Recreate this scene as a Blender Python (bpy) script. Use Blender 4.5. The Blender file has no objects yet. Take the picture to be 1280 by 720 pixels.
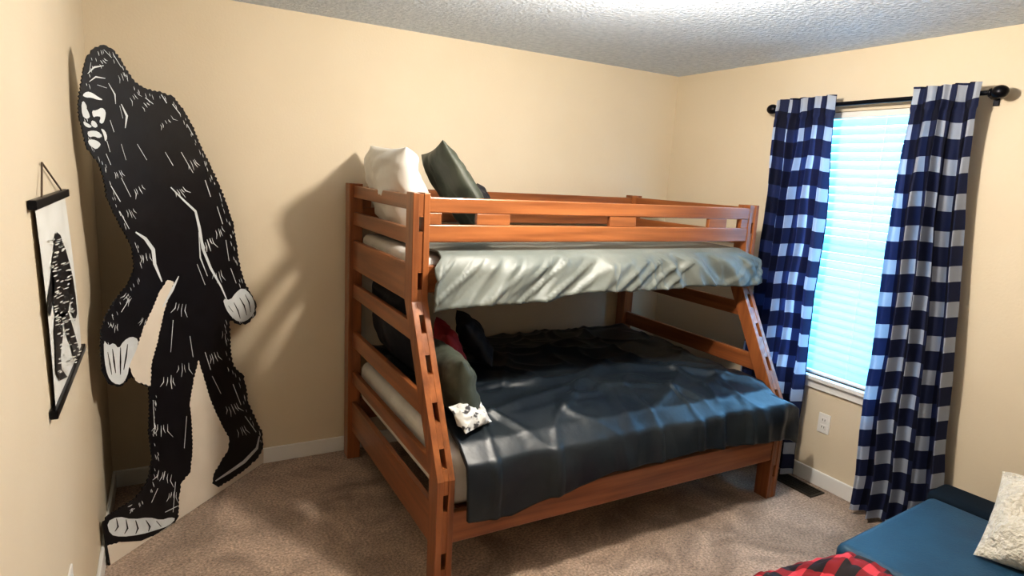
import bpy, bmesh, math, random
import numpy as np
from mathutils import Vector, Matrix, noise
from mathutils.geometry import tessellate_polygon
random.seed(3)
# ---------------------------------------------------------------- calibration (world: X right along back wall, Y=0 back wall, Z up)
CAM=np.array([0.285,-3.50,1.674]); F=772.475; PX=0.365; PY=1.585
e1=np.array([0.8812,-0.0383,0.4713]);e2=np.array([-0.4681,-0.2160,0.8569])
R0=np.stack([e1,e2,np.cross(e1,e2)],axis=1)
U_,S_,V_=np.linalg.svd(R0)
def rodr(w):
    th=np.linalg.norm(w);k=w/th;K=np.array([[0,-k[2],k[1]],[k[2],0,-k[0]],[-k[1],k[0],0]])
    return np.eye(3)+math.sin(th)*K+(1-math.cos(th))*K@K
RC=rodr(np.array([-.028,-.015,-.017]))@(U_@V_)
W=3.547; H=2.44; YF=-4.3
scene=bpy.context.scene
scene.view_settings.view_transform='Standard'
try: scene.view_settings.look='Medium High Contrast'
except Exception: pass
COL=bpy.context.collection
# ---------------------------------------------------------------- materials
def new_mat(name):
    m=bpy.data.materials.new(name);m.use_nodes=True
    nt=m.node_tree;b=nt.nodes['Principled BSDF'];return m,nt,b
def N(nt,t,**k):
    n=nt.nodes.new(t)
    for a,v in k.items():
        setattr(n,a,v)
    return n
def mat(name,c1,c2=None,rough=.6,scale=(8,8,8),nscale=1.0,bump=0,bscale=60,detail=6,sheen=0,metal=0,lo=.35,hi=.65,coat=0,spec=.5,bdist=.01):
    m,nt,b=new_mat(name);L=nt.links.new
    b.inputs['Roughness'].default_value=rough;b.inputs['Metallic'].default_value=metal
    b.inputs['Sheen Weight'].default_value=sheen;b.inputs['Coat Weight'].default_value=coat
    b.inputs['Specular IOR Level'].default_value=spec
    tc=N(nt,'ShaderNodeTexCoord');mp=N(nt,'ShaderNodeMapping');mp.inputs['Scale'].default_value=scale
    L(tc.outputs['Object'],mp.inputs['Vector'])
    no=N(nt,'ShaderNodeTexNoise');no.inputs['Scale'].default_value=nscale;no.inputs['Detail'].default_value=detail
    L(mp.outputs[0],no.inputs['Vector'])
    cr=N(nt,'ShaderNodeValToRGB');cr.color_ramp.elements[0].position=lo;cr.color_ramp.elements[1].position=hi
    cr.color_ramp.elements[0].color=(*c1,1);cr.color_ramp.elements[1].color=(*(c2 or c1),1)
    L(no.outputs['Fac'],cr.inputs[0]);L(cr.outputs[0],b.inputs['Base Color'])
    if bump:
        n2=N(nt,'ShaderNodeTexNoise');n2.inputs['Scale'].default_value=bscale;n2.inputs['Detail'].default_value=4
        L(tc.outputs['Object'],n2.inputs['Vector'])
        bp=N(nt,'ShaderNodeBump');bp.inputs['Strength'].default_value=bump;bp.inputs['Distance'].default_value=bdist
        L(n2.outputs['Fac'],bp.inputs['Height']);L(bp.outputs[0],b.inputs['Normal'])
    return m
M_wall=mat('wall_paint',(.655,.565,.425),(.685,.595,.455),rough=.7,nscale=.2,bump=.15,bscale=90,bdist=.004)
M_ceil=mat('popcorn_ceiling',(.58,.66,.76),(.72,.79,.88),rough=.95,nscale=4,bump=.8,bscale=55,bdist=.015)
M_trim=mat('white_trim',(.80,.80,.78),rough=.4)
def carpet():
    m,nt,b=new_mat('carpet');L=nt.links.new
    b.inputs['Roughness'].default_value=.98;b.inputs['Sheen Weight'].default_value=.3
    tc=N(nt,'ShaderNodeTexCoord')
    fine=N(nt,'ShaderNodeTexNoise');fine.inputs['Scale'].default_value=90;fine.inputs['Detail'].default_value=8
    big=N(nt,'ShaderNodeTexNoise');big.inputs['Scale'].default_value=3.0;big.inputs['Detail'].default_value=5;big.inputs['Distortion'].default_value=1.2
    for n in (fine,big):L(tc.outputs['Object'],n.inputs['Vector'])
    c1=N(nt,'ShaderNodeValToRGB');c1.color_ramp.elements[0].position=.30;c1.color_ramp.elements[1].position=.70
    c1.color_ramp.elements[0].color=(.235,.165,.12,1);c1.color_ramp.elements[1].color=(.70,.52,.39,1)
    L(fine.outputs['Fac'],c1.inputs[0])
    c2=N(nt,'ShaderNodeValToRGB');c2.color_ramp.elements[0].position=.36;c2.color_ramp.elements[1].position=.62
    c2.color_ramp.elements[0].color=(.58,.54,.50,1);c2.color_ramp.elements[1].color=(1.1,1.1,1.1,1)
    L(big.outputs['Fac'],c2.inputs[0])
    mx=N(nt,'ShaderNodeMix',data_type='RGBA',blend_type='MULTIPLY');mx.inputs[0].default_value=1
    L(c1.outputs[0],mx.inputs[6]);L(c2.outputs[0],mx.inputs[7]);L(mx.outputs[2],b.inputs['Base Color'])
    n2=N(nt,'ShaderNodeTexNoise');n2.inputs['Scale'].default_value=170;n2.inputs['Detail'].default_value=4
    L(tc.outputs['Object'],n2.inputs['Vector'])
    bp=N(nt,'ShaderNodeBump');bp.inputs['Strength'].default_value=.8;bp.inputs['Distance'].default_value=.015
    L(n2.outputs['Fac'],bp.inputs['Height']);L(bp.outputs[0],b.inputs['Normal'])
    return m
M_carpet=carpet()
def wood(name,sc):
    return mat(name,(.165,.056,.020),(.37,.135,.047),rough=.30,scale=sc,nscale=1.3,detail=7,bump=.05,bscale=30,coat=.3,lo=.3,hi=.72)
M_wx=wood('wood_grain_x',(1.2,22,22));M_wy=wood('wood_grain_y',(22,1.2,22));M_wz=wood('wood_grain_z',(22,22,1.2))
M_matt=mat('mattress_ticking',(.66,.64,.60),(.74,.72,.68),rough=.8,bump=.3,bscale=40)
M_comfU=mat('comforter_sage',(.120,.137,.127),(.165,.18,.165),rough=.48,nscale=.6,bump=.12,bscale=35,sheen=.08)
M_comfL=mat('comforter_slate',(.006,.011,.018),(.015,.021,.026),rough=.40,nscale=.4,bump=.12,bscale=30,sheen=.0,spec=.42)
M_pw=mat('pillow_white',(.74,.73,.69),(.80,.79,.75),rough=.8,bump=.2,bscale=10,sheen=.1)
M_pol=mat('pillow_olive',(.034,.042,.030),(.060,.068,.050),rough=.55,bump=.3,bscale=20,sheen=.05)
M_pdk=mat('pillow_dark',(.008,.010,.018),(.016,.018,.028),rough=.7,bump=.3,bscale=20)
M_pred=mat('pillow_red',(.22,.010,.016),(.30,.015,.020),rough=.7,bump=.3,bscale=20)
M_ppat=mat('pillow_patterned',(.05,.05,.055),(.62,.62,.60),rough=.8,scale=(1,1,1),nscale=30,detail=2,lo=.40,hi=.47)
M_sherpa=mat('sherpa_white',(.66,.62,.52),(.84,.80,.70),rough=.95,nscale=4,bump=1.0,bscale=60,sheen=.5,bdist=.03)
M_bench=mat('bench_navy',(.003,.042,.088),(.005,.054,.108),rough=.6,bump=.2,bscale=120,sheen=.05)
M_benchd=mat('bench_dark',(.003,.010,.020),rough=.85,spec=.2)
M_black=mat('black_metal',(.006,.006,.010),rough=.35,metal=.6)
M_ink=mat('print_black',(.004,.004,.006),(.007,.007,.010),rough=.42,nscale=2)
M_board=mat('board_cream',(.72,.65,.55),(.76,.69,.59),rough=.5,nscale=1)
M_hl=mat('print_white',(.60,.64,.66),(.72,.76,.78),rough=.5)
M_paper=mat('scroll_paper',(.66,.66,.62),(.72,.72,.68),rough=.8)
M_cord=mat('cord',(.10,.07,.05),rough=.9)
M_vent=mat('vent_metal',(.05,.04,.03),rough=.4,metal=.5)
M_plas=mat('white_plastic',(.78,.77,.74),rough=.35)
M_hole=mat('slot_dark',(.01,.01,.01),rough=.8)
def trans_mat(name,col,w=.5):
    m,nt,b=new_mat(name);L=nt.links.new
    b.inputs['Base Color'].default_value=(*col,1);b.inputs['Roughness'].default_value=.6
    t=N(nt,'ShaderNodeBsdfTranslucent');t.inputs[0].default_value=(*col,1)
    mx=N(nt,'ShaderNodeMixShader');mx.inputs[0].default_value=w
    L(b.outputs[0],mx.inputs[1]);L(t.outputs[0],mx.inputs[2]);L(mx.outputs[0],nt.nodes['Material Output'].inputs[0])
    return m
M_blind=trans_mat('blind_slat',(.42,.76,.88),.18)
def check_mat(name,cell,cW,cM,cD,trans=0.0,coord='UV',rough=.8):
    m,nt,b=new_mat(name);L=nt.links.new
    tc=N(nt,'ShaderNodeTexCoord');sp=N(nt,'ShaderNodeSeparateXYZ');L(tc.outputs[coord],sp.inputs[0])
    outs=[]
    for ax in (0,1):
        a=N(nt,'ShaderNodeMath',operation='MULTIPLY');a.inputs[1].default_value=1/(2*cell);L(sp.outputs[ax],a.inputs[0])
        f=N(nt,'ShaderNodeMath',operation='FRACT');L(a.outputs[0],f.inputs[0])
        g=N(nt,'ShaderNodeMath',operation='GREATER_THAN');g.inputs[1].default_value=.44;L(f.outputs[0],g.inputs[0]);outs.append(g)
    s=N(nt,'ShaderNodeMath',operation='ADD');L(outs[0].outputs[0],s.inputs[0]);L(outs[1].outputs[0],s.inputs[1])
    h=N(nt,'ShaderNodeMath',operation='MULTIPLY');h.inputs[1].default_value=.5;L(s.outputs[0],h.inputs[0])
    cr=N(nt,'ShaderNodeValToRGB');cr.color_ramp.interpolation='CONSTANT'
    e=cr.color_ramp.elements;e[0].position=0;e[0].color=(*cW,1);e[1].position=.25;e[1].color=(*cM,1)
    x=e.new(.75);x.color=(*cD,1)
    L(h.outputs[0],cr.inputs[0]);L(cr.outputs[0],b.inputs['Base Color']);b.inputs['Roughness'].default_value=rough
    nz=N(nt,'ShaderNodeTexNoise');nz.inputs['Scale'].default_value=250
    bp=N(nt,'ShaderNodeBump');bp.inputs['Strength'].default_value=.2;bp.inputs['Distance'].default_value=.003
    L(tc.outputs['Object'],nz.inputs['Vector']);L(nz.outputs['Fac'],bp.inputs['Height']);L(bp.outputs[0],b.inputs['Normal'])
    if trans:
        t=N(nt,'ShaderNodeBsdfTranslucent');L(cr.outputs[0],t.inputs[0])
        mx=N(nt,'ShaderNodeMixShader');mx.inputs[0].default_value=trans
        L(b.outputs[0],mx.inputs[1]);L(t.outputs[0],mx.inputs[2]);L(mx.outputs[0],nt.nodes['Material Output'].inputs[0])
    return m
M_curt=check_mat('buffalo_check_navy',.083,(.47,.52,.62),(.020,.029,.085),(.004,.006,.024),.42)
M_throw=check_mat('buffalo_check_red',.05,(.55,.05,.07),(.20,.008,.014),(.012,.008,.012),0,'Object')
# ---------------------------------------------------------------- mesh helpers
def link(o,parent=None):
    COL.objects.link(o)
    if parent: o.parent=parent
    return o
def empty(name,loc=(0,0,0)):
    o=bpy.data.objects.new(name,None);COL.objects.link(o);return o
def mesh_obj(name,verts,faces,m,parent=None,smooth=False,uvs=None):
    me=bpy.data.meshes.new(name);me.from_pydata([tuple(map(float,v)) for v in verts],[],faces);me.update()
    if uvs is not None:
        uv=me.uv_layers.new(name='UVMap')
        for l in me.loops: uv.data[l.index].uv=uvs[l.vertex_index]
    if m: me.materials.append(m)
    if smooth:
        for p in me.polygons:p.use_smooth=True
    o=bpy.data.objects.new(name,me);return link(o,parent)
def fix(o,bev=0,seg=2):
    bm=bmesh.new();bm.from_mesh(o.data);bmesh.ops.recalc_face_normals(bm,faces=bm.faces);bm.to_mesh(o.data);bm.free()
    if bev:
        b=o.modifiers.new('bevel','BEVEL');b.width=bev;b.segments=seg;b.limit_method='ANGLE'
    return o
def boxes(name,lst,m,parent=None,bev=0):
    V=[];Fc=[]
    for lo,hi in lst:
        k=len(V);x0,y0,z0=lo;x1,y1,z1=hi
        V+=[(x0,y0,z0),(x1,y0,z0),(x1,y1,z0),(x0,y1,z0),(x0,y0,z1),(x1,y0,z1),(x1,y1,z1),(x0,y1,z1)]
        Fc+=[tuple(k+i for i in f) for f in ((0,3,2,1),(4,5,6,7),(0,1,5,4),(1,2,6,5),(2,3,7,6),(3,0,4,7))]
    return fix(mesh_obj(name,V,Fc,m,parent),bev)
def prism_x(name,poly,xa,xb,m,parent=None,bev=0):
    n=len(poly);V=[(xa,y,z) for y,z in poly]+[(xb,y,z) for y,z in poly]
    Fc=[tuple(range(n)),tuple(range(2*n-1,n-1,-1))]+[(i,(i+1)%n,n+(i+1)%n,n+i) for i in range(n)]
    return fix(mesh_obj(name,V,Fc,m,parent),bev)
def tube(name,pts,r,m,parent=None,cyc=False):
    cu=bpy.data.curves.new(name,'CURVE');cu.dimensions='3D';cu.bevel_depth=r;cu.bevel_resolution=4;cu.use_fill_caps=True
    s=cu.splines.new('POLY');s.points.add(len(pts)-1)
    for i,p in enumerate(pts):s.points[i].co=(*p,1)
    s.use_cyclic_u=cyc
    cu.materials.append(m);o=bpy.data.objects.new(name,cu);return link(o,parent)
def grid(name,f,nu,nv,m,parent=None,uv=None,thick=0):
    V=[];UV=[]
    for j in range(nv+1):
        for i in range(nu+1):
            V.append(f(i/nu,j/nv))
            if uv:UV.append(uv(i/nu,j/nv))
    Fc=[(j*(nu+1)+i,j*(nu+1)+i+1,(j+1)*(nu+1)+i+1,(j+1)*(nu+1)+i) for j in range(nv) for i in range(nu)]
    o=mesh_obj(name,V,Fc,m,parent,True,UV if uv else None)
    if thick:
        s=o.modifiers.new('solid','SOLIDIFY');s.thickness=thick;s.offset=0
    return o
def fb(x,y,z=0,o=4):return noise.fractal(Vector((x,y,z)),1.0,2.0,o)
def sm(a,b,x):
    t=min(1,max(0,(x-a)/(b-a)));return t*t*(3-2*t)
def lerp(a,b,t):return a+(b-a)*t
def interp(xs,ys,x):return float(np.interp(x,xs,ys))
# ---------------------------------------------------------------- room shell
T=.12
boxes('wall_back',[((-T,0,0),(W+T,T,H))],M_wall)
boxes('wall_left',[((-T,YF,0),(0,0,H))],M_wall)
boxes('wall_front',[((-T,YF-T,0),(W+T,YF,H))],M_wall)
WY0,WY1,WZ0,WZ1=-1.70,-.98,.635,2.12
boxes('wall_right',[((W,YF,0),(W+T,WY0,H)),((W,WY1,0),(W+T,0,H)),((W,WY0,0),(W+T,WY1,WZ0)),((W,WY0,WZ1),(W+T,WY1,H))],M_wall)
boxes('floor',[((-T,YF-T,-.1),(W+T,T,0))],M_carpet)
boxes('ceiling',[((-T,YF-T,H),(W+T,T,H+.1))],M_ceil)
bh=.09;bt=.014
boxes('baseboard_back',[((0,-bt,0),(W,0,bh))],M_trim,bev=.004)
boxes('baseboard_left',[((0,YF,0),(bt,-bt,bh))],M_trim,bev=.004)
boxes('baseboard_right',[((W-bt,YF,0),(W,-bt,bh))],M_trim,bev=.004)
boxes('baseboard_front',[((bt,YF,0),(W-bt,YF+bt,bh))],M_trim,bev=.004)
# window
win=empty('window_1')
boxes('frame',[((W+.06,WY0,WZ0),(W+.10,WY0+.04,WZ1)),((W+.06,WY1-.04,WZ0),(W+.10,WY1,WZ1)),((W+.06,WY0,WZ1-.04),(W+.10,WY1,WZ1)),((W+.06,WY0,WZ0),(W+.10,WY1,WZ0+.04)),((W+.065,WY0,1.36),(W+.095,WY1,1.40))],M_plas,win,.003)
boxes('sill',[((W-.035,WY0-.03,WZ0-.025),(W+.06,WY1+.03,WZ0)),((W-.014,WY0-.02,WZ0-.075),(W,WY1+.02,WZ0-.025))],M_trim,win,.004)
V=[];Fc=[]
n=31
for i in range(n):
    z=lerp(WZ0+.05,WZ1-.06,i/(n-1));k=len(V);a=math.radians(56);hw=.025
    dx,dz=math.cos(a)*hw,math.sin(a)*hw
    for t in (-1,-.33,.33,1):
        c=.003*(1-t*t)
        for y in (WY0+.006,WY1-.006):V.append((W+.03+dx*t-c,y,z+dz*t))
    for q in range(3):Fc.append((k+2*q,k+2*q+1,k+2*q+3,k+2*q+2))
bl=empty('window_blinds')
mesh_obj('slats',V,Fc,M_blind,bl,True)
boxes('headrail',[((W+.005,WY0+.004,WZ1-.035),(W+.055,WY1-.004,WZ1-.002)),((W+.015,WY0+.006,WZ0+.002),(W+.045,WY1-.006,WZ0+.018))],M_plas,bl,.003)
for y in (WY0+.15,WY1-.15):tube('ladder_cord',[(W+.005,y,WZ0+.01),(W+.005,y,WZ1-.02)],.0012,M_plas,bl)
# curtain rod
ZR=2.150;XR=3.467
rodo=empty('curtain_rod')
tube('rod',[(XR,-.92,ZR),(XR,-2.06,ZR)],.011,M_black,rodo)
def ball(name,loc,r,m,parent,sc=(1,1,1),seg=24):
    bm=bmesh.new();bmesh.ops.create_uvsphere(bm,u_segments=seg,v_segments=seg//2,radius=r)
    for v in bm.verts:v.co=Vector((v.co.x*sc[0]+loc[0],v.co.y*sc[1]+loc[1],v.co.z*sc[2]+loc[2]))
    me=bpy.data.meshes.new(name);bm.to_mesh(me);bm.free();me.materials.append(m)
    for p in me.polygons:p.use_smooth=True
    return link(bpy.data.objects.new(name,me),parent)
for s,y in ((1,-.905),(-1,-2.075)):
    ball('finial',(XR,y,ZR),.028,M_black,rodo,(1,1.2,1));ball('finial_collar',(XR,y-s*.035,ZR),.018,M_black,rodo,(1,.6,1))
for y in (-.945,-2.035):
    tube('bracket',[(XR,y,ZR-.012),(XR+.03,y,ZR-.02),(W-.006,y,ZR-.02)],.006,M_black,rodo)
    boxes('bracket_plate',[((W-.008,y-.012,ZR-.05),(W,y+.012,ZR+.01))],M_black,rodo,.002)
def curtain(name,ya,yb,yc,yd,nf,flat,seed,zlow=.03):
    def f(s,t):
        z=lerp(ZR+.045,zlow,t)
        k=sm(0,1,t)
        y0=lerp(ya,yc,k);y1=lerp(yb,yd,k)
        ss=s+.018*math.sin(7*s+seed)*sm(0,.3,t)
        y=lerp(y0,y1,ss)
        amp=lerp(.011,.036,sm(.02,.35,t))
        if t<.05: amp=.007+.008*abs(t-.02)/.03
        ph=2*math.pi*nf*s+seed+.9*fb(s*2,t*1.5,seed,2)
        x=XR-.036+amp*math.sin(ph)+.3*amp*math.sin(2.3*ph+1+2*t)+.014*fb(s*4,t*5,seed+5,3)
        if t>.05: y+=.007*math.cos(ph)
        x=min(x,XR-.014) if t<.08 else min(x,W-.045)
        return (x,y+.014*fb(0,t*3,seed,2),z)
    return grid(name,f,150,130,M_curt,None,uv=lambda s,t:(s*flat,t*2.2+.010*math.sin(9*s+seed)))
curtain('curtain',-.955,-1.335,-.92,-1.37,5,.74,1.3)
curtain('curtain',-1.735,-2.015,-1.765,-2.165,4.5,.72,4.1)
# outlets, vent
def outlet(x,y,z,s):
    o=empty('wall_outlet')
    boxes('plate',[((min(x,x+s*.006),y-.036,z-.058),(max(x,x+s*.006),y+.036,z+.058))],M_plas,o,.002)
    for dz in (-.021,.021):
        boxes('socket',[((min(x+s*.006,x+s*.009),y-.017,z+dz-.014),(max(x+s*.006,x+s*.009),y+.017,z+dz+.014))],M_plas,o,.002)
        boxes('slots',[((min(x+s*.009,x+s*.0095),y+q-.0015,z+dz-.005),(max(x+s*.009,x+s*.0095),y+q+.0015,z+dz+.006)) for q in (-.007,.007)],M_hole,o)
outlet(W,-1.47,.376,-1);outlet(0,-1.50,.425,1)
v=empty('floor_vent')
vx0,vx1,vy0,vy1=3.37,3.49,-1.56,-1.25
boxes('vent_frame',[((vx0,vy0,0.0),(vx0+.01,vy1,.008)),((vx1-.01,vy0,0),(vx1,vy1,.008)),((vx0,vy0-.01,0),(vx1,vy0,.008)),((vx0,vy1,0),(vx1,vy1+.01,.008))],M_vent,v)
boxes('vent_louvers',[((vx0+.01,vy0+.003+i*.0125,0),(vx1-.01,vy0+.007+i*.0125,.006)) for i in range(24)],M_vent,v)
boxes('vent_well',[((vx0+.01,vy0,0.0),(vx1-.01,vy1,.0015))],M_hole,v)
# ---------------------------------------------------------------- bunk bed
bed=empty('bunk_bed')
X0,X1=1.156,3.194; YB=-.05
ZT=1.588;YT=-1.082;YFr=-1.43;pw=.042
def yo(z):return interp([0,.51,1.15,ZT],[YFr-pw,YFr-pw,YT-pw,YT-pw],z)
def yi(z):return interp([0,.49,1.13,ZT],[YFr+pw,YFr+pw,YT+pw,YT+pw],z)
def post_poly(za,zb):
    zl=sorted(set([za,zb]+[q for q in (.50,1.14) if za<q<zb]))
    return [(yo(z),z) for z in zl]+[(yi(z),z) for z in reversed(zl)]
slots=[(.12,.19),(.37,.44),(.54,.61),(.70,.77),(.87,.94),(1.02,1.09),(1.19,1.26),(1.43,1.49)]
for xa in (X0,X1-.074):
    prism_x('front_post_board',post_poly(0,ZT),xa,xa+.027,M_wz,bed,.003)
    prism_x('front_post_board',post_poly(0,ZT),xa+.047,xa+.074,M_wz,bed,.003)
    z=0
    for a,b in slots+[(ZT-.004,ZT)]:
        pp=post_poly(z,a);pp=[(y+(.004 if y<(yo(zz)+yi(zz))/2 else -.004),zz) for y,zz in pp]
        prism_x('front_post_spacer',pp,xa+.0265,xa+.0475,M_wz,bed);z=b
    boxes('back_post',[((xa,YB-.085,0),(xa+.074,YB,ZT))],M_wz,bed,.004)
    for a,b in ((1.512,1.575),(1.365,1.435),(1.12,1.28),(.96,1.04),(.675,.765),(.46,.53),(.17,.35)):
        pl=[(yi(a)-.01,a),(yi(b)-.01,b),(YB-.08,b),(YB-.08,a)]
        prism_x('end_rail',pl,xa+.024,xa+.05,M_wy,bed,.004)
xa,xb=X0+.07,X1-.07
for y in (YT-.04,YB-.065):
    boxes('guard_rail',[((xa,y,1.508),(xb,y+.026,1.572)),((xa,y,1.386),(xb,y+.026,1.460))],M_wx,bed,.005)
    L=xb-xa
    boxes('guard_block',[((xa+L*a,y+.002,1.46),(xa+L*b,y+.024,1.508)) for a,b in ((0,.03),(.115,.20),(.49,.575),(.84,.91),(.97,1))],M_wx,bed,.002)
    boxes('upper_side_rail',[((xa,y,1.175),(xb,y+.026,1.29))],M_wx,bed,.004)
boxes('lower_side_rail',[((xa,YFr-.036,.225),(xb,YFr-.008,.358)),((xa,YB-.06,.225),(xb,YB-.035,.358))],M_wx,bed,.005)
boxes('slats_upper',[((xa+.05+i*.14,YT,1.155),(xa+.13+i*.14,YB-.06,1.17)) for i in range(13)],M_wy,bed)
boxes('slats_lower',[((xa+.05+i*.14,YFr,.33),(xa+.13+i*.14,YB-.06,.345)) for i in range(13)],M_wy,bed)
def slab(name,lo,hi,m,parent,bev):
    o=boxes(name,[(lo,hi)],m,parent);b=o.modifiers.new('b','BEVEL');b.width=bev;b.segments=5
    for p in o.data.polygons:p.use_smooth=True
    return o
slab('mattress_upper',(xa+.0,YT-.005,1.172),(xb,YB-.07,1.318),M_matt,bed,.04)
slab('mattress_lower',(xa+.0,YFr+.0,.348),(xb,YB-.07,.59),M_matt,bed,.05)
def path_eval(P,t):
    d=[0]
    for a,b in zip(P[:-1],P[1:]):d.append(d[-1]+math.hypot(a[0]-b[0],a[1]-b[1]))
    s=t*d[-1];return interp(d,[p[0] for p in P],s),interp(d,[p[1] for p in P],s),s
def comf_up(u,v):
    hem=interp([0,.12,.3,.5,1],[1.105,1.118,1.138,1.155,1.155],u)+.007*math.sin(u*19)+.010*fb(u*8,3)
    P=[(-.15,1.345),(-.5,1.35),(-1.0,1.345),(-1.10,1.342),(-1.138,1.325),(-1.152,1.26),(-1.158,hem)]
    y,z,s=path_eval(P,v)
    dr=sm(1.335,1.28,z) if y<-1.11 else 0
    x=lerp(1.28-.045*dr,3.10+.125*dr,u)
    if dr>0:
        k=(1.33-z)/.2
        c=x+.9*(z-1.2)*math.sin(x*2.3+.9)
        c2=x-1.3*(z-1.2)
        r1=max(0,1-abs(fb(c*5.0,z*1.2,2.2,1))*3.4)
        r2=max(0,1-abs(fb(c2*8.0+3,z*2+2,5.7,1))*3.8)
        r3=max(0,1-abs(fb(c*14+3,z*4+2,9.7,1))*4)
        g=math.sin(c*21+1.6*fb(c*2.2,z*.8,2,2))
        y-=dr*(.006+.008*g+.028*r1**1.5+.018*r2**1.5+.008*r3**1.5)+.012*k
    else: z+=.008*fb(x*3,y*3,1,2)*sm(-1.11,-.97,y)
    return (x,y,z)
grid('comforter',comf_up,380,100,M_comfU,None,thick=.010)
def comf_lo(u,v):
    hem=interp([0,.04,.10,.2,.35,.6,.8,1],[.345,.33,.318,.37,.412,.42,.40,.35],u)+.005*math.sin(u*23)
    P=[(-.15,.665),(-.5,.675),(-1.0,.665),(-1.30,.645),(-1.42,.615),(-1.488,.56),(-1.502,.48),(-1.510,hem)]
    y,z,s=path_eval(P,v)
    dr=sm(.61,.53,z) if y<-1.41 else 0
    x=lerp(1.262,3.10+.15*dr,u)
    f1=max(0,1-abs(fb(x*1.1+y*1.4,y*1.2-x*.4,3.3,1))*6)
    f2=max(0,1-abs(fb(x*1.5-y*1.2+4,y*.9+x*.7,8.1,1))*7)
    f3=max(0,1-abs(fb(x*2.6+y*2+9,y*2.4-x,6.1,1))*7)
    f4=max(0,1-abs(fb(x*3.4-y*1.0+2,y*1.6+x*.9,1.7,1))*7)
    b=.020*fb(x*1.2,y*1.2,5,2)+.022*f1**1.5+.019*f2**1.5+.014*f3**1.5+.012*f4**1.5+.002*fb(x*9,y*9,2,2)
    e=sm(-1.47,-1.33,y)
    z+=b*(.25+.75*e)*(1-dr)
    if dr>0:y-=.010*dr*(1+math.sin(x*11+2*fb(x*2,z*4,4,2)))+.006*abs(fb(x*6,z*4,1,2))+.014*dr*(f3+f4)
    if u>.97:z-=.02*(u-.97)/.03
    return (x,y,z)
grid('comforter',comf_lo,260,160,M_comfL,None,thick=.02)
# ---------------------------------------------------------------- pillows
def pillow(name,loc,w,h,t,rot,m,seed=0,puff=.5,wr=.012,corner=.06,res=44):
    V=[];Fc=[];n=res
    for side in (1,-1):
        for j in range(n+1):
            for i in range(n+1):
                a=-1+2*i/n;b=-1+2*j/n
                a=math.sin(a*math.pi/2);b=math.sin(b*math.pi/2)
                prof=(max(0,1-abs(a)**2.6)*max(0,1-abs(b)**2.6))**puff
                px=a*w/2*(1-corner*(1-b*b)*abs(a)**2);py=b*h/2*(1-corner*(1-a*a)*abs(b)**2)
                z=side*t/2*prof+ (wr*fb(a*1.6+seed,b*1.6,seed+side,3))*min(1,prof*2)*side*1.5
                V.append((px,py,z))
    K=(n+1)**2
    for s in (0,1):
        for j in range(n):
            for i in range(n):
                q=(s*K+j*(n+1)+i,s*K+j*(n+1)+i+1,s*K+(j+1)*(n+1)+i+1,s*K+(j+1)*(n+1)+i)
                Fc.append(q if s==0 else q[::-1])
    o=mesh_obj(name,V,Fc,m,None,True)
    bm=bmesh.new();bm.from_mesh(o.data);bmesh.ops.remove_doubles(bm,verts=bm.verts,dist=.0004)
    bmesh.ops.recalc_face_normals(bm,faces=bm.faces);bm.to_mesh(o.data);bm.free()
    o.matrix_world=Matrix.Translation(loc)@rot
    return o
def basis(wx,up):
    wx=Vector(wx).normalized();up=Vector(up);up=(up-up.dot(wx)*wx).normalized();n_=wx.cross(up)
    return Matrix((wx,up,n_)).transposed().to_4x4()
pillow('white_pillow',(1.305,-.47,1.572),.66,.44,.22,basis((0.05,1,.03),(-.26,0,1)),M_pw,1,wr=.02)
pillow('olive_pillow',(1.555,-.66,1.590),.40,.48,.13,basis((0.12,1,-.16),(-.55,0,.85)),M_pol,2)
pillow('dark_accent_pillow',(1.82,-.42,1.485),.34,.28,.10,basis((.7,1,.1),(-.5,0.2,1)),M_pdk,3)
pillow('olive_pillow',(1.335,-1.17,.800),.38,.29,.15,basis((0.05,1,0),(-.25,0,1)),M_pol,4)
pillow('dark_pillow',(1.335,-.45,.885),.62,.42,.17,basis((0.0,1,0),(-.15,0,1)),M_pdk,5)
pillow('red_accent_pillow',(1.46,-.86,.83),.26,.28,.11,basis((.2,1,.1),(-.4,0,1)),M_pred,6)
pillow('dark_accent_pillow',(1.70,-.62,.815),.34,.27,.12,basis((.3,1,0),(-.7,0,1)),M_pdk,7)
pillow('patterned_pillow',(1.345,-1.345,.705),.17,.13,.06,basis((.85,.4,0),(-.4,.5,.55)),M_ppat,8)
# ---------------------------------------------------------------- corner bench, pillow, throw
bench=empty('upholstered_bench')
slab('seat_cushion',(0,-1.50,.29),(.75,0,.42),M_bench,bench,.035)
slab('back_bolster',(.755,-1.50,.20),(.93,.02,.43),M_benchd,bench,.03)
boxes('base',[((.03,-1.47,.12),(.92,-.04,.285))],M_benchd,bench,.01)
boxes('feet',[((x,y,0),(x+.06,y+.06,.12)) for x in (.06,.84) for y in (-1.42,-.12)],M_benchd,bench,.004)
bench.location=(2.385,-2.30,0);bench.rotation_euler=(0,0,math.radians(4))
pillow('sherpa_pillow',(2.97,-2.75,.570),.44,.40,.17,basis((.15,-1,.15),(.9,.2,.62)),M_sherpa,9,wr=.02)
def throw(u,v):
    x=lerp(1.98,2.372,u);y=lerp(-3.0,-2.02,v)
    z=.27*sm(2.02,2.17,x+.04*fb(y*5,1,1,2))*sm(-2.04,-2.20,y+.03*fb(x*5,2,2,2))+.15*sm(2.16,2.30,x)*sm(-2.16,-2.42,y)
    z=max(z,.012)+(.030*abs(fb(x*7,y*7,2,3))+.018*abs(fb(x*16,y*12,5,2)))*(.4+.6*sm(.05,.2,z))
    x+=.012*fb(x*4,y*5,9,2);y+=.03*fb(x*4,y*5,19,2)
    return (x,y,z)
grid('plaid_throw_blanket',throw,90,120,M_throw,None,thick=.008)
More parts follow.
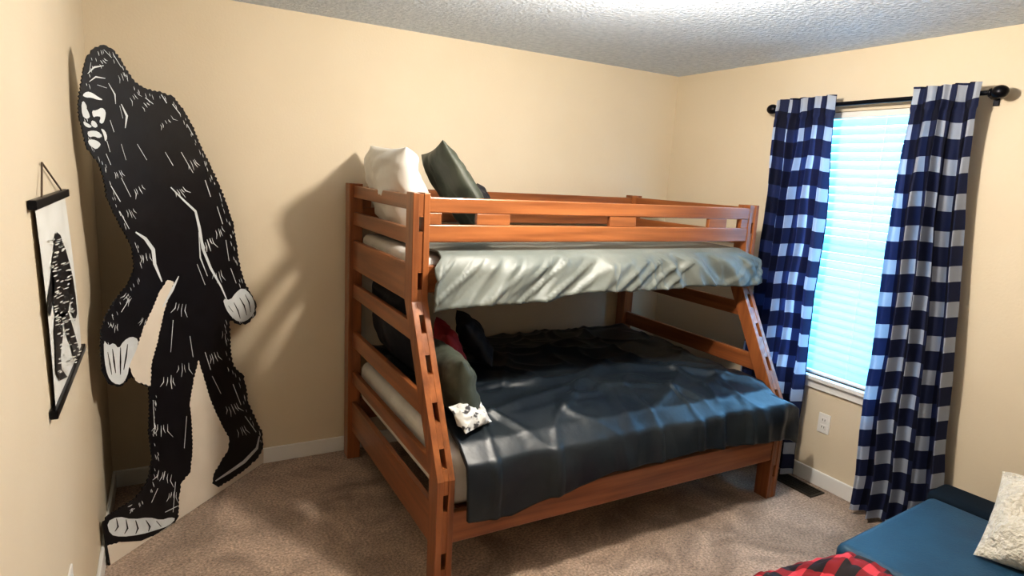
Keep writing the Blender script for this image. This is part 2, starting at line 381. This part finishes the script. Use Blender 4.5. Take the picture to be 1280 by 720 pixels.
# ---------------------------------------------------------------- standee: flat printed board standing across the corner
B0=np.array([.026,-.713]);B1=np.array([.700,-.022]);BD=(B1-B0)/np.linalg.norm(B1-B0);BN=np.array([BD[1],-BD[0]])
def rect_vert(px,py,P,D):
    """rectify a traced drawing point to (u along plane, z up) on a vertical plane"""
    ray=RC.T@np.array([px-640-PX,py-360-PY,F])
    n=np.array([D[1],-D[0]]);t=((P-CAM[:2])@n)/(ray[:2]@n);q=CAM+t*ray
    return float((q[:2]-P)@D),float(q[2])
def bpt(px,py,off=0):
    u,z=rect_vert(px,py,B0,BD);q=B0+BD*u+BN*off;return (max(q[0],.003),q[1],max(z,0.0))
def spt(px,py,off=0):
    u,z=rect_vert(px,py,np.array([0.,-1.5]),np.array([0.,1.]));return (.0+off,-1.5+u,z)
def smooth_poly(P,it=1):
    for _ in range(it):
        Q=[]
        for a,b in zip(P,P[1:]+P[:1]):
            Q+=[(a[0]*.75+b[0]*.25,a[1]*.75+b[1]*.25),(a[0]*.25+b[0]*.75,a[1]*.25+b[1]*.75)]
        P=Q
    return P
def jag(P,amp,step=4.5,skip=lambda a,b:False,seed=1):
    rnd=random.Random(seed);Q=[]
    for a,b in zip(P,P[1:]+P[:1]):
        Q.append(a)
        if skip(a,b):continue
        dx,dy=b[0]-a[0],b[1]-a[1];l=math.hypot(dx,dy);n=int(l/step)
        for i in range(1,n*2):
            t=i/(n*2) if n else 0
            o=amp*rnd.uniform(.2,1)*(1 if i%2 else -.5)
            Q.append((a[0]+dx*t+dy/l*o,a[1]+dy*t-dx/l*o))
    return Q
def flat(name,polys,m,parent,fn,off,thick=0):
    V=[];Fc=[]
    for P in polys:
        k=len(V)
        tr=tessellate_polygon([[Vector((x,y,0)) for x,y in P]])
        V+=[fn(x,y,off) for x,y in P];Fc+=[tuple(k+i for i in t) for t in tr]
    o=mesh_obj(name,V,Fc,m,parent)
    bm=bmesh.new();bm.from_mesh(o.data);bmesh.ops.recalc_face_normals(bm,faces=bm.faces);bm.to_mesh(o.data);bm.free()
    if thick:
        s=o.modifiers.new('s','SOLIDIFY');s.thickness=thick;s.offset=0
    return o
def stroke(pts,w):
    P=[];Q=[];n=len(pts)
    for i,(x,y) in enumerate(pts):
        a=pts[max(0,i-1)];b=pts[min(n-1,i+1)];dx,dy=b[0]-a[0],b[1]-a[1];l=math.hypot(dx,dy)or 1
        t=i/(n-1);ww=w*.5*(.25+.75*math.sin(math.pi*min(1,max(0,t*.9+.05))))
        P.append((x-dy/l*ww,y+dx/l*ww));Q.append((x+dy/l*ww,y-dx/l*ww))
    return P+Q[::-1]
def inside(x,y,P):
    c=False
    for (x1,y1),(x2,y2) in zip(P,P[1:]+P[:1]):
        if (y1>y)!=(y2>y) and x<(x2-x1)*(y-y1)/(y2-y1)+x1:c=not c
    return c
OUT=[(104,88),(108,72),(117,61),(129,56),(141,62),(151,76),(160,92),(168,103),(184,112),(202,116),(216,121),(229,138),(240,158),(250,182),(262,206),(273,230),(283,256),(291,280),(295,305),(299,332),(305,353),(313,367),(320,380),(319,394),(309,404),(297,405),(286,398),(287,420),(288,445),(291,458),(303,468),(307,485),(310,505),(318,522),(327,540),(328,558),(330,578),(136,707),(128,655),(134,645),(152,634),(170,622),(184,603),(190,575),(186,540),(187,510),(186,484),(172,478),(165,470),(150,483),(136,480),(128,465),(126,440),(126,415),(132,395),(143,376),(160,355),(168,335),(165,310),(155,290),(143,268),(134,248),(130,225),(124,205),(116,195),(108,183),(104,168),(99,148),(98,128),(101,108)]
W1=[(208,350),(216,352),(205,385),(196,425),(188,455),(187,482),(170,477),(164,468),(160,455),(170,435),(178,410),(190,385),(198,365)]
W2=[(247,450),(253,470),(262,500),(273,525),(285,548),(284,562),(274,578),(266,592),(264,604),(272,609),(290,598),(308,585),(322,572),(328,560),(329,578),(137,706),(133,682),(150,677),(175,674),(200,667),(214,657),(222,645),(223,620),(226,603),(237,590),(240,560),(239,530),(236,505),(241,475)]
FOOT=[(132,652),(146,645),(165,649),(185,646),(200,650),(212,646),(219,648),(210,657),(195,662),(175,668),(150,671),(136,668)]
LH=[(128,424),(134,432),(141,428),(147,436),(153,426),(163,420),(172,424),(170,436),(164,448),(160,458),(158,470),(151,481),(140,479),(133,470),(129,450)]
RH=[(277,373),(287,375),(293,366),(302,359),(312,367),(318,380),(316,393),(306,402),(296,402),(288,396),(281,386)]
FACEP=[[(101,119),(107,114),(114,116),(121,121),(128,125),(121,125),(113,122),(106,122)],
[(100,128),(104,126),(106,134),(110,142),(111,147),(106,149),(101,144)],
[(113,138),(119,138),(126,134),(131,139),(130,148),(127,155),(122,153),(125,146),(119,145),(115,147)],
[(113,150),(118,152),(121,158),(117,160),(112,156)],
[(102,151),(108,154),(114,158),(110,160),(104,157)],
[(107,165),(113,163),(121,164),(127,170),(122,173),(116,170),(110,172)],
[(108,175),(115,174),(122,177),(125,181),(119,187),(114,184),(110,181)],
[(124,160),(130,163),(133,172),(130,178),(128,168)]]
st=empty('bigfoot_standee')
skipb=lambda a,b:(a[0]==330 and b[0]==136) or (a[0]==136) or (a[0]==328)
OUTJ=jag(OUT,1.6,5,skipb,4)
flat('board',[OUTJ],M_ink,st,bpt,0,.006)
flat('white_print',[jag(W1,1.2,5,seed=8),jag(W2,1.2,5,lambda a,b:(a[0]==329) or (a[0]==137) or (b[0]==329) or b[0]==133,9)],M_board,st,bpt,.0052)
flat('skin_print',[smooth_poly(P,1) for P in [FOOT,LH,RH]+FACEP],M_hl,st,bpt,.0056)
STR=[([(212,234),(228,250),(243,264),(248,285),(252,310),(262,335),(275,358),(282,374)],3.6),([(168,290),(180,298),(190,312),(192,330),(201,352)],5),
([(222,345),(214,362),(202,384)],3.5),([(150,130),(157,145),(155,160)],3),([(200,118),(207,129)],3),([(214,130),(224,143)],2.5),([(232,155),(240,169)],2.5),
([(205,190),(215,207)],2),([(180,122),(190,130)],2.5),([(225,190),(240,216)],2),([(255,225),(262,246)],2.5),([(270,258),(277,280)],2.5),([(281,300),(285,326)],2),([(287,335),(294,354)],2),
([(150,390),(160,374)],2.5),([(190,500),(192,542)],2),([(232,520),(229,560)],2),([(205,640),(221,632)],2.5),([(264,470),(275,492)],2),([(290,480),(300,506)],2.5),([(305,520),(319,540)],3),
([(268,601),(285,590),(304,577),(320,560),(323,545)],4),([(215,640),(218,602)],2),([(137,232),(149,252)],3),([(148,264),(160,286)],2.5),([(150,222),(162,246)],2),([(108,92),(116,84),(128,82)],2.5),([(110,102),(118,96),(130,98)],2.2),
([(247,290),(249,322),(258,345)],2),([(170,180),(182,200)],1.6),([(150,180),(156,200)],1.6),([(236,420),(240,446)],2.2),([(215,400),(212,440)],2),([(255,440),(262,462)],2.2),([(196,610),(188,628)],2.2),([(245,330),(255,356)],2.2),
([(140,68),(150,84)],2),([(128,62),(138,72)],1.5),([(112,78),(110,90)],1.5),([(134,104),(142,118),(143,130)],1.8),([(136,150),(141,165)],2),([(132,176),(136,190)],2),([(131,192),(137,206)],2),([(148,132),(152,148)],1.5),([(120,106),(132,110)],1.6)]
STR=[s for s in STR if s[1]>=3.5 or all(inside(x,y,OUT) for x,y in s[0])]
random.seed(5)
def fan(cx,cy,dx,dy,n,sp,l0,l1,w):
    for i in range(n):
        a=(i-(n-1)/2)*sp;c,s=math.cos(a*.05),math.sin(a*.05)
        px,py=cx-dy*a+random.uniform(-1,1),cy+dx*a+random.uniform(-2,2);l=random.uniform(l0,l1)
        q=[(px,py),(px+dx*l*.5,py+dy*l*.5),(px+(dx*c-dy*s)*l,py+(dy*c+dx*s)*l)]
        w_=random.uniform(.6,1)*w
        if all(inside(x,y,OUT) and not inside(x,y,W1) and not inside(x,y,W2) for x,y in q):STR.append((q,w_))
for c in ((222,236,.6,.8,5,3,6,14,1.4),(258,300,.3,.95,5,2.6,8,16,1.5),(180,318,.1,1,4,3.2,8,14,1.4),(205,150,.5,.85,5,4,5,11,1.3),(180,128,.7,.7,4,3.5,5,9,1.3),(272,285,.3,.95,4,2.8,8,15,1.4),(210,470,-.05,1,4,4,10,20,1.5),(205,590,-.2,1,5,3.6,8,16,1.5),(288,505,.4,.9,5,3.4,8,16,1.5),(265,440,.3,.95,4,3.5,8,14,1.3),(160,368,-.6,.8,4,3.2,6,12,1.4),(142,405,-.2,1,4,3,6,12,1.4),(165,632,-.8,.5,4,3,6,12,1.4),(125,76,.5,.6,4,3.5,5,9,1.2),(170,235,.4,.9,4,3.5,7,13,1.2),(225,380,-.2,1,4,4,8,16,1.3),
 (150,92,.4,.9,4,3,6,12,1.1),(165,118,.5,.8,4,3.4,6,12,1.1),(238,200,.45,.9,4,3.4,8,14,1.2),(145,215,.4,.9,4,3,7,13,1.1),(160,262,.45,.9,4,3,7,14,1.2),(180,400,-.4,.9,4,3,7,13,1.1),(200,530,0,1,5,4,9,18,1.3),(228,455,.05,1,4,4,9,18,1.2),(300,535,.4,.9,4,3.4,7,13,1.3),(270,340,.2,1,4,3.2,8,15,1.2),(280,415,.1,1,3,3.2,8,15,1.2),(215,615,-.1,1,4,3,7,13,1.2)):
    fan(*c)
# fine short guard hairs hugging the silhouette
for a,b in zip(OUT,OUT[1:]+OUT[:1]):
    if skipb(a,b) or a[1]>640:continue
    l=math.hypot(b[0]-a[0],b[1]-a[1])
    for i in range(int(l/6)):
        t=random.random();nx,ny=-(b[1]-a[1])/l,(b[0]-a[0])/l;d0=random.uniform(3,8)
        x=a[0]+(b[0]-a[0])*t+nx*d0;y=a[1]+(b[1]-a[1])*t+ny*d0;ll=random.uniform(3,7)
        q=[(x,y),(x+.2*ll,y+.55*ll),(x+.3*ll,y+ll)]
        if all(inside(u,v_,OUT) and not inside(u,v_,W1) and not inside(u,v_,W2) for u,v_ in q):STR.append((q,random.uniform(.6,1.0)))
flat('fur_highlights',[stroke(p,w) for p,w in STR],M_hl,st,bpt,.0062)
INK=[([(139,436),(141,452),(143,466)],1.8),([(149,434),(149,452),(149,468)],1.8),([(158,430),(156,446),(153,462)],1.8),([(133,440),(136,456),(138,468)],1.4),
([(291,378),(296,388),(299,398)],1.6),([(298,372),(304,382),(307,394)],1.6),([(305,368),(310,378),(312,390)],1.4),([(284,382),(290,390)],1.4),
([(144,648),(146,658),(142,664)],2),([(156,649),(158,660),(154,667)],2),([(168,650),(171,660),(168,667)],2),([(181,650),(186,658),(184,664)],2),([(194,651),(200,658)],2),
([(133,672),(150,676),(175,674),(200,666),(216,655),(222,644)],3.2)]
flat('ink_lines',[stroke(p,w) for p,w in INK],M_ink,st,bpt,.0068)
c=B0+BD*.50
bx=c-BN*.006;by=c-BN*.20
fix(mesh_obj('easel_strut',[(bx[0]-.03*BD[0],bx[1]-.03*BD[1],.9),(bx[0]+.03*BD[0],bx[1]+.03*BD[1],.9),(by[0]+.05*BD[0],by[1]+.05*BD[1],0),(by[0]-.05*BD[0],by[1]-.05*BD[1],0)],[(0,1,2,3)],M_board,st))
# ---------------------------------------------------------------- scroll poster on left wall
sc=empty('hanging_scroll_poster')
T0,T1,Q0,Q1,zt,zb_=-1.665,-1.062,-1.605,-.925,1.543,.995
boxes('top_bar',[((.002,T0,zt-.012),(.020,T1,zt+.012))],M_black,sc,.003)
boxes('bottom_bar',[((.002,Q0,zb_-.012),(.020,Q1,zb_+.012))],M_black,sc,.003)
grid('paper',lambda u,v:(.010+.004*math.sin(v*3.1),lerp(lerp(T0,Q0,v)+.04,lerp(T1,Q1,v)-.03,u),lerp(zt,zb_,v)),8,24,M_paper,sc)
tube('hanging_cord',[(.012,-1.53,zt+.01),(.006,-1.44,1.64),(.012,-1.16,zt+.01)],.0025,M_cord,sc)
SCR=[[(62,290),(67,294),(70,303),(74,312),(79,330),(81,352),(80,372),(77,392),(68,398),(59,392),(56,372),(55,350),(56,328),(59,310),(59,300)],
 [(78,326),(83,345),(87,370),(89,392),(86,402),(82,392),(80,370),(77,350)],
 [(56,330),(54,350),(50,372),(49,390),(53,396),(56,380),(59,358)],
 [(60,388),(69,394),(70,420),(67,445),(68,462),(76,472),(66,476),(61,466),(60,440),(58,415)],
 [(68,392),(77,390),(84,412),(90,432),(93,444),(86,449),(82,436),(75,418)]]
flat('figure_print',SCR,M_ink,sc,spt,.0165)
random.seed(9)
tick=[]
for i in range(120):
    t=random.random();y=lerp(298,470,t);x=interp([300,345,400,440,470],[65,69,72,80,74],y)+random.uniform(-13,13);l=random.uniform(1.5,4);tick.append(stroke([(x-l,y+1),(x,y),(x+l,y-1.2)],random.uniform(1.0,2.4)))
flat('figure_lettering',tick,M_paper,sc,spt,.0172)
# ---------------------------------------------------------------- ceiling lamp
lamp=empty('ceiling_light')
LX,LY=1.775,-1.85
mg,nt,b=new_mat('lamp_glass');b.inputs['Base Color'].default_value=(.9,.88,.8,1);b.inputs['Emission Color'].default_value=(1,.90,.78,1);b.inputs['Emission Strength'].default_value=8
ball('glass_dome',(LX,LY,H-.015),.16,mg,lamp,(1,1,.5),32)
tube('lamp_base',[(LX,LY,H-.02),(LX,LY,H)],.17,M_plas,lamp)
ld=bpy.data.lights.new('bulb','POINT');ld.energy=110;ld.color=(1,.905,.785);ld.shadow_soft_size=.06
lo=bpy.data.objects.new('bulb',ld);lo.location=(LX,LY,H-.19);link(lo,lamp)
# daylight
w=bpy.data.worlds.new('daylight');scene.world=w;w.use_nodes=True
bg=w.node_tree.nodes['Background'];bg.inputs[0].default_value=(.26,.60,1,1);bg.inputs[1].default_value=15
pl=bpy.data.lights.new('window_portal','AREA');pl.shape='RECTANGLE';pl.size=1.5;pl.size_y=.75
pl.cycles.is_portal=True
po=bpy.data.objects.new('window_portal',pl);po.location=(W+.14,(WY0+WY1)/2,(WZ0+WZ1)/2);po.rotation_euler=(0,math.pi/2,0);link(po)
# ---------------------------------------------------------------- camera
cam=bpy.data.cameras.new('camera');co=bpy.data.objects.new('camera',cam);link(co)
cam.sensor_width=36;cam.lens=F*36/1280;cam.shift_x=-PX/1280;cam.shift_y=PY/1280;cam.clip_start=.02
r,d,f=RC[0],RC[1],RC[2]
co.matrix_world=Matrix(((r[0],-d[0],-f[0],CAM[0]),(r[1],-d[1],-f[1],CAM[1]),(r[2],-d[2],-f[2],CAM[2]),(0,0,0,1)))
scene.camera=co
